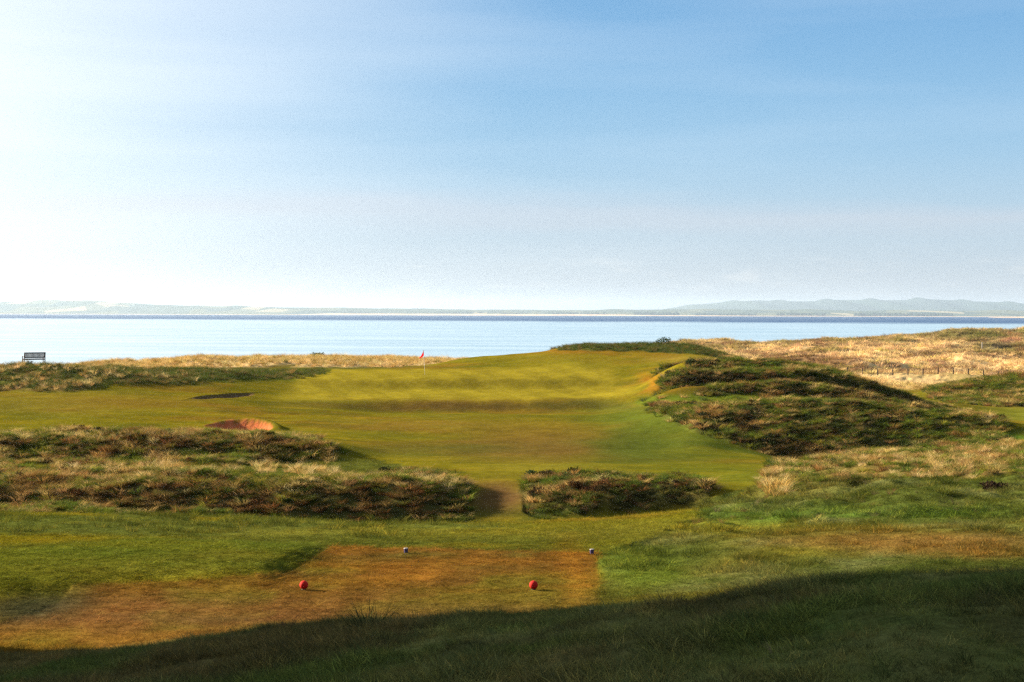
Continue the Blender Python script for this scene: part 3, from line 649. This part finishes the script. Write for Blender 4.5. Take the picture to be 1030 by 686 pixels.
# wire fence over the tan dunes
M_post = simple('dark_fence_post', (.05, .038, .03), .9, .1, .2); M_wire = simple('galvanised_wire', (.18, .18, .18), .5, .5, .05)
fe = empty('wire_fence', at(955, 267)); tag(fe, 'line of dark wooden posts with thin wire crossing the tan dunes', 'fence')
pp = []
for k in range(-3, 14):
    pt = at(883 + 15.2 * k, 267 + .1 * k); pp.append(pt)
    part('post', lambda bm: lathe(bm, [(.11, -.3), (.10, 1.0), (.09, 1.1), (.02, 1.13)], 8), M_post, fe).location = pt - fe.location
def wiref(bm):
    for h in (.5, .9):
        for p0, p1 in zip(pp, pp[1:]):
            d = (p1 - p0); c = (p0 + p1) / 2 - fe.location + Vector((0, 0, h)); box(bm, c, (d.length, .008, .008), d.to_track_quat('X', 'Z').to_matrix())
part('wire', wiref, M_wire, fe)
sg = empty('marker_post', at(988, 455)); tag(sg, 'short white post in front of the painted dark bush shadow on the far dunes', 'marker post')
part('post', lambda bm: lathe(bm, [(.14, -.3), (.14, 1.6), (.08, 1.7)], 10), M_cream, sg); part('cap', lambda bm: lathe(bm, [(.17, 1.68), (.17, 1.78), (.05, 1.85)], 10), M_cream, sg)

# ------------------------------------------------------------------ sea
m, nt, b = new_mat('sea_water')
g = N(nt, 'ShaderNodeNewGeometry'); sp = N(nt, 'ShaderNodeSeparateXYZ'); L(nt, g.outputs['Position'], sp.inputs[0])
mp = N(nt, 'ShaderNodeMapping'); mp.inputs['Scale'].default_value = (.045, .22, 1); L(nt, g.outputs['Position'], mp.inputs[0])
w1 = N(nt, 'ShaderNodeTexNoise'); w1.inputs['Scale'].default_value = 1; w1.inputs['Detail'].default_value = 7; w1.inputs['Roughness'].default_value = .6; L(nt, mp.outputs[0], w1.inputs[0])
w2 = N(nt, 'ShaderNodeTexNoise'); w2.inputs['Scale'].default_value = .004; w2.inputs['Detail'].default_value = 3; L(nt, g.outputs['Position'], w2.inputs[0])
mp3 = N(nt, 'ShaderNodeMapping'); mp3.inputs['Scale'].default_value = (.006, .02, 1); L(nt, g.outputs['Position'], mp3.inputs[0])
w3 = N(nt, 'ShaderNodeTexNoise'); w3.inputs['Scale'].default_value = 1; w3.inputs['Detail'].default_value = 6; L(nt, mp3.outputs[0], w3.inputs[0])
edge = math_(nt, 'ADD', sp.outputs['Y'], math_(nt, 'MULTIPLY', math_(nt, 'SUBTRACT', w2.outputs[0], .5), 1100.0))
edge = math_(nt, 'ADD', edge, math_(nt, 'MULTIPLY', sp.outputs['X'], .55))
fac = N(nt, 'ShaderNodeMapRange', interpolation_type='SMOOTHSTEP'); fac.inputs['From Min'].default_value = 3100; fac.inputs['From Max'].default_value = 4300; L(nt, edge, fac.inputs['Value'])
bp = N(nt, 'ShaderNodeBump'); bp.inputs['Strength'].default_value = 1.0; bp.inputs['Distance'].default_value = .35; L(nt, w1.outputs[0], bp.inputs['Height'])
b.inputs['Base Color'].default_value = (.10, .19, .25, 1); b.inputs['Roughness'].default_value = .18; b.inputs['IOR'].default_value = 1.33; L(nt, bp.outputs[0], b.inputs['Normal'])
cr = N(nt, 'ShaderNodeMix', data_type='RGBA'); cr.inputs['A'].default_value = (.21, .32, .40, 1); cr.inputs['B'].default_value = (.33, .44, .52, 1)
rmp = N(nt, 'ShaderNodeMapRange'); rmp.inputs['From Min'].default_value = .4; rmp.inputs['From Max'].default_value = .62; L(nt, w3.outputs[0], rmp.inputs['Value'])
L(nt, rmp.outputs[0], cr.inputs['Factor']); L(nt, cr.outputs['Result'], b.inputs['Base Color'])
b2 = N(nt, 'ShaderNodeBsdfPrincipled'); b2.inputs['Base Color'].default_value = (.017, .058, .145, 1); b2.inputs['Roughness'].default_value = .75; b2.inputs['Specular IOR Level'].default_value = .12
ms = N(nt, 'ShaderNodeMixShader'); L(nt, fac.outputs[0], ms.inputs[0]); L(nt, b.outputs[0], ms.inputs[1]); L(nt, b2.outputs[0], ms.inputs[2])
L(nt, ms.outputs[0], nt.nodes['Material Output'].inputs['Surface'])
M_sea = m
sv = [(-30000, -3000, 0), (30000, -3000, 0), (30000, 34000, 0), (-30000, 34000, 0)]
so = link('sea', mesh_np('sea', sv, [(0, 1, 2, 3)], False), M_sea); tag(so, 'calm pale sea with a dark blue band under the far shore', None, None, 'structure')

# ------------------------------------------------------------------ far shore
def far_mat(name, ramp, scale, squash=(1, .35, 1)):
    m, nt, b = new_mat(name); g = N(nt, 'ShaderNodeNewGeometry'); mp = N(nt, 'ShaderNodeMapping'); mp.inputs['Scale'].default_value = squash; L(nt, g.outputs['Position'], mp.inputs[0])
    vo = N(nt, 'ShaderNodeTexVoronoi'); vo.inputs['Scale'].default_value = scale; L(nt, mp.outputs[0], vo.inputs['Vector'])
    sp = N(nt, 'ShaderNodeSeparateColor'); L(nt, vo.outputs['Color'], sp.inputs[0]); r = N(nt, 'ShaderNodeValToRGB'); r.color_ramp.interpolation = 'CONSTANT'
    L(nt, sp.outputs[0], r.inputs[0]); e = r.color_ramp.elements
    for k, (p_, c) in enumerate(ramp):
        x = e[k] if k < 2 else e.new(p_); x.position = p_; x.color = (*c, 1)
    L(nt, r.outputs[0], b.inputs['Base Color']); b.inputs['Roughness'].default_value = 1; b.inputs['Specular IOR Level'].default_value = 0; return m
M_field = far_mat('field_patchwork', [(0, (.05, .07, .045)), (.35, (.04, .06, .045)), (.62, (.09, .10, .055)), (.9, (.24, .21, .13)), (.95, (.04, .06, .04))], .0035)
M_hill = far_mat('hill_moor', [(0, (.04, .065, .055)), (.5, (.048, .072, .06)), (.8, (.036, .056, .055))], .0012)
M_wood_far = simple('woodland', (.022, .040, .028), 1, 0, .3, .01); M_beach = simple('pale_sand', (.50, .36, .24), 1, 0, .25, .004)
def strip(name, us, vs, yb, depth, mat, label, rough=6, base=-3, n=520, cat=None, kind='structure', u0=-700, u1=1750, o=0):
    u = np.linspace(u0, u1, n); k = 14; V, Fq = [], []
    top = np.interp(u, us, vs); H = (317.9 - top) * (yb + depth * .6) / F
    H = H * (1 + .05 * vnoise(u, u * 0, 18, 140 + o)) + rough * fbm(u, u * 0, 22, 4, 150 + o)
    for j in range(k + 1):
        t = j / k; y = yb + depth * t; prof = math.sin(min(t / .6, 1) * math.pi / 2) ** 1.3 if t < .6 else math.cos((t - .6) / .4 * math.pi / 2)
        for a in range(n):
            x = (u[a] - U0) * y / F; z = base + max(H[a], 0) * prof * (1 + .12 * float(np.sin(a * .31 + j * 1.3)) * (t < .55)); V.append((x, y, z))
    for j in range(k):
        for a in range(n - 1): i = j * n + a; Fq.append((i, i + 1, i + n + 1, i + n))
    ob = link(name, mesh_np(name, V, Fq), mat); tag(ob, label, cat, None, kind); return ob
strip('coast_land', [-700,-100,0,50,90,120,135,200,300,420,520,600,640,700,800,900,1000,1030,1750], [309,306,305.5,304.2,304,306,307.5,309,310.5,311.5,312.5,312,312,311,311.5,312,311.5,312,310], 17500, 5200, M_field, 'low far coast with pale fields across the water', 5, -3, o=1)
strip('far_hills', [-700,630,660,700,740,765,800,850,900,930,960,1000,1030,1200,1750], [320,320,312,305.5,302.5,301,302,301.2,301,300.2,301.5,302.5,304.5,308,306], 24500, 6500, M_hill, 'hazy blue green hills rising beyond the far shore', 5, -20, u0=560, o=4)
strip('sand_spit', [930,985,1000,1030,1100,1500,1750], [319,318.2,317.3,316.9,316.3,316,316], 10800, 700, M_beach, 'pale sand spit at the right end of the far shore', .4, -1.5, u0=960, u1=1750, n=260, o=6)
strip('far_beach', [-700,300,330,600,660,760,900,1750], [317.4,317.4,316.2,316.3,317,317.2,317.3,317.3], 16800, 700, M_beach, 'thin pale beach along the far shore', .5, -2, o=8)
def woods():
    V, Fq = [], []; rs = np.random.RandomState(5)
    for (ua, ub, y, h) in ((322, 372, 18600, 26), (262, 300, 18900, 18), (440, 505, 18700, 26), (400, 440, 19000, 15), (505, 530, 18300, 16), (555, 612, 18400, 20), (638, 682, 17600, 30), (780, 830, 17800, 22), (860, 960, 17900, 26), (560, 590, 18900, 26), (100, 118, 20500, 30), (700, 760, 17800, 16), (212, 235, 19200, 16)):
        n = int((ub - ua) * 2.2)
        for _ in range(n):
            u = rs.uniform(ua, ub); yy = y + rs.uniform(-250, 250); r = rs.uniform(9, 20); x = (u - U0) * yy / F; hh = h * rs.uniform(.6, 1.25); b = len(V)
            zb = CZ - (313.8 - V0) * yy / F - CZ - 20; zb = max(zb, 0) 
            V.append((x, yy, zb + hh + 12)); m_ = 7
            for k in range(m_): V.append((x + r * .75 * math.cos(k / m_ * 6.283), yy + r * .75 * math.sin(k / m_ * 6.283), zb + hh * .8 + 9))
            for k in range(m_): V.append((x + r * 1.2 * math.cos(k / m_ * 6.283), yy + r * 1.2 * math.sin(k / m_ * 6.283), zb + hh * .3))
            for k in range(m_): V.append((x + r * math.cos(k / m_ * 6.283), yy + r * math.sin(k / m_ * 6.283), -2))
            for k in range(m_):
                k2 = (k + 1) % m_; Fq.append((b, b + 1 + k, b + 1 + k2, b + 1 + k2))
                Fq.append((b + 1 + k, b + 1 + m_ + k, b + 1 + m_ + k2, b + 1 + k2)); Fq.append((b + 1 + m_ + k, b + 1 + 2 * m_ + k, b + 1 + 2 * m_ + k2, b + 1 + m_ + k2))
    me = bpy.data.meshes.new('far_woods'); me.from_pydata(V, [], [f if f[2] != f[3] else f[:3] for f in Fq]); me.update()
    tag(link('far_woods', me, M_wood_far), 'dark hazy woods along the far coast', None, None, 'stuff')
woods()

# ------------------------------------------------------------------ haze
hm = bpy.data.materials.new('haze_air'); hm.use_nodes = True; nt = hm.node_tree; nt.nodes.clear()
o_ = N(nt, 'ShaderNodeOutputMaterial'); pv = N(nt, 'ShaderNodeVolumePrincipled'); pv.inputs['Color'].default_value = (.54, .69, .87, 1); pv.inputs['Density'].default_value = 3.1e-5; pv.inputs['Anisotropy'].default_value = .35
L(nt, pv.outputs[0], o_.inputs['Volume'])
bm = bmesh.new(); box(bm, (0, 15500, 145), (64000, 39000, 350)); hz_o = link('haze', bm_mesh('haze', bm), hm); tag(hz_o, 'thin pale sea haze over the water', None, None, 'stuff')

# ------------------------------------------------------------------ light, sky, camera
w = bpy.data.worlds.new('World'); sc.world = w; w.use_nodes = True; nt = w.node_tree; bg = nt.nodes['Background']
sky = N(nt, 'ShaderNodeTexSky', sky_type='NISHITA'); sky.sun_disc = False; sky.sun_elevation = R(SUN_EL)
sun_dir = Vector((-math.cos(R(SUN_BEYOND)) * math.cos(R(SUN_EL)), math.sin(R(SUN_BEYOND)) * math.cos(R(SUN_EL)), math.sin(R(SUN_EL))))
sky.sun_rotation = math.atan2(sun_dir.x, sun_dir.y); sky.air_density = 1.0; sky.dust_density = 0.6; sky.ozone_density = 4; sky.altitude = 0
tcw = N(nt, 'ShaderNodeTexCoord')
dot = N(nt, 'ShaderNodeVectorMath', operation='DOT_PRODUCT'); L(nt, tcw.outputs['Generated'], dot.inputs[0]); dot.inputs[1].default_value = sun_dir
sep = N(nt, 'ShaderNodeSeparateXYZ'); L(nt, tcw.outputs['Generated'], sep.inputs[0])
K = 4.6
def rampn(inp, stops):
    r = N(nt, 'ShaderNodeValToRGB'); L(nt, inp, r.inputs[0]); e = r.color_ramp.elements; r.color_ramp.interpolation = 'B_SPLINE'
    for k, (p_, c) in enumerate(stops):
        x = e[k] if k < 2 else e.new(p_); x.position = p_; x.color = (*c, 1)
    return r.outputs[0]
blue = rampn(math_(nt, 'MULTIPLY', sep.outputs['Z'], 2.0), [(0, (.53, .565, .62)), (.07, (.52, .60, .68)), (.20, (.33, .585, .80)), (.40, (.10, .34, .67)), (.56, (.30, .48, .70)), (.8, (.40, .50, .65)), (1, (.40, .50, .65))])  # upper stops brightened: unseen overhead sky raised to lift the shadow fill
# thin veil, thicker toward the sun
mpw = N(nt, 'ShaderNodeMapping'); mpw.inputs['Scale'].default_value = (2.2, 2.2, 22); mpw.inputs['Rotation'].default_value = (R(2), R(-3), 0); L(nt, tcw.outputs['Generated'], mpw.inputs[0])
nz = N(nt, 'ShaderNodeTexNoise'); nz.inputs['Scale'].default_value = 1.6; nz.inputs['Detail'].default_value = 5; nz.inputs['Roughness'].default_value = .45; L(nt, mpw.outputs[0], nz.inputs[0])
veil = N(nt, 'ShaderNodeMapRange', interpolation_type='SMOOTHSTEP'); veil.inputs['From Min'].default_value = .33; veil.inputs['From Max'].default_value = .76; veil.inputs['To Max'].default_value = 1.0; L(nt, dot.outputs['Value'], veil.inputs['Value'])
vf = math_(nt, 'ADD', veil.outputs[0], math_(nt, 'MULTIPLY', math_(nt, 'SUBTRACT', nz.outputs[0], .48), .42)); vf = N(nt, 'ShaderNodeClamp'); 
L(nt, math_(nt, 'ADD', veil.outputs[0], math_(nt, 'MULTIPLY', math_(nt, 'SUBTRACT', nz.outputs[0], .48), .42)), vf.inputs[0])
mixv = N(nt, 'ShaderNodeMix', data_type='RGBA'); L(nt, vf.outputs[0], mixv.inputs['Factor']); L(nt, blue, mixv.inputs['A']); mixv.inputs['B'].default_value = (1.0, 1.05, 1.09, 1)
mpc = N(nt, 'ShaderNodeMapping'); mpc.inputs['Scale'].default_value = (7, 7, 34); L(nt, tcw.outputs['Generated'], mpc.inputs[0])
nc_ = N(nt, 'ShaderNodeTexNoise'); nc_.inputs['Scale'].default_value = 3.0; nc_.inputs['Detail'].default_value = 7; nc_.inputs['Roughness'].default_value = .6; L(nt, mpc.outputs[0], nc_.inputs[0])
c1 = N(nt, 'ShaderNodeMapRange', interpolation_type='SMOOTHSTEP'); c1.inputs['From Min'].default_value = .50; c1.inputs['From Max'].default_value = .72; L(nt, nc_.outputs[0], c1.inputs['Value'])
c2 = N(nt, 'ShaderNodeMapRange', interpolation_type='SMOOTHSTEP'); c2.inputs['From Min'].default_value = .050; c2.inputs['From Max'].default_value = .022; L(nt, sep.outputs['Z'], c2.inputs['Value'])
c3 = N(nt, 'ShaderNodeMapRange', interpolation_type='SMOOTHSTEP'); c3.inputs['From Min'].default_value = .004; c3.inputs['From Max'].default_value = .02; L(nt, sep.outputs['Z'], c3.inputs['Value'])
cm_ = math_(nt, 'MULTIPLY', math_(nt, 'MULTIPLY', c1.outputs[0], c2.outputs[0]), math_(nt, 'MULTIPLY', c3.outputs[0], .35))
mixc = N(nt, 'ShaderNodeMix', data_type='RGBA'); L(nt, cm_, mixc.inputs['Factor']); L(nt, mixv.outputs['Result'], mixc.inputs['A']); mixc.inputs['B'].default_value = (.86, .85, .84, 1)
# a faint pink streak of high cloud
b1 = N(nt, 'ShaderNodeMapRange', interpolation_type='SMOOTHSTEP'); b1.inputs['From Min'].default_value = .018; b1.inputs['From Max'].default_value = .0; L(nt, math_(nt, 'ABSOLUTE', math_(nt, 'SUBTRACT', sep.outputs['Z'], math_(nt, 'ADD', .062, math_(nt, 'MULTIPLY', math_(nt, 'SUBTRACT', nz.outputs[0], .5), .05)))), b1.inputs['Value'])
mixp = N(nt, 'ShaderNodeMix', data_type='RGBA'); L(nt, math_(nt, 'MULTIPLY', b1.outputs[0], .30), mixp.inputs['Factor']); L(nt, mixc.outputs['Result'], mixp.inputs['A']); mixp.inputs['B'].default_value = (.74, .68, .72, 1); mixv = mixp
sc1 = N(nt, 'ShaderNodeVectorMath', operation='SCALE'); L(nt, mixv.outputs['Result'], sc1.inputs[0]); sc1.inputs['Scale'].default_value = K
mix2 = N(nt, 'ShaderNodeMix', data_type='RGBA'); mix2.inputs['Factor'].default_value = .93; L(nt, sky.outputs[0], mix2.inputs['A']); L(nt, sc1.outputs[0], mix2.inputs['B'])
L(nt, mix2.outputs['Result'], bg.inputs[0]); bg.inputs[1].default_value = .05
su = bpy.data.lights.new('sun', 'SUN'); su.energy = 5.0; su.angle = R(.55); su.color = (1, .86, .66)
so = bpy.data.objects.new('sun', su); sc.collection.objects.link(so); so.rotation_euler = (-sun_dir).to_track_quat('-Z', 'Y').to_euler()
cam = bpy.data.cameras.new('camera'); cam.lens = 36 * F / 1030; cam.sensor_width = 36; cam.shift_y = -(343 - V0) / 1030; cam.clip_start = .1; cam.clip_end = 90000
co = bpy.data.objects.new('camera', cam); sc.collection.objects.link(co); co.location = (0, 0, CZ); co.rotation_euler = (R(90), math.atan(ROLL) * ROLLSIGN, 0); sc.camera = co
sc.view_settings.view_transform = 'Standard'; sc.view_settings.look = 'None'; sc.view_settings.exposure = 2.15; sc.view_settings.gamma = 1
sc.cycles.max_bounces = 5; sc.cycles.diffuse_bounces = 2; sc.cycles.glossy_bounces = 2; sc.cycles.transmission_bounces = 2; sc.cycles.volume_bounces = 0; sc.cycles.use_denoising = False; sc.cycles.use_adaptive_sampling = False; sc.cycles.sample_clamp_indirect = 3; sc.cycles.filter_width = 1.4
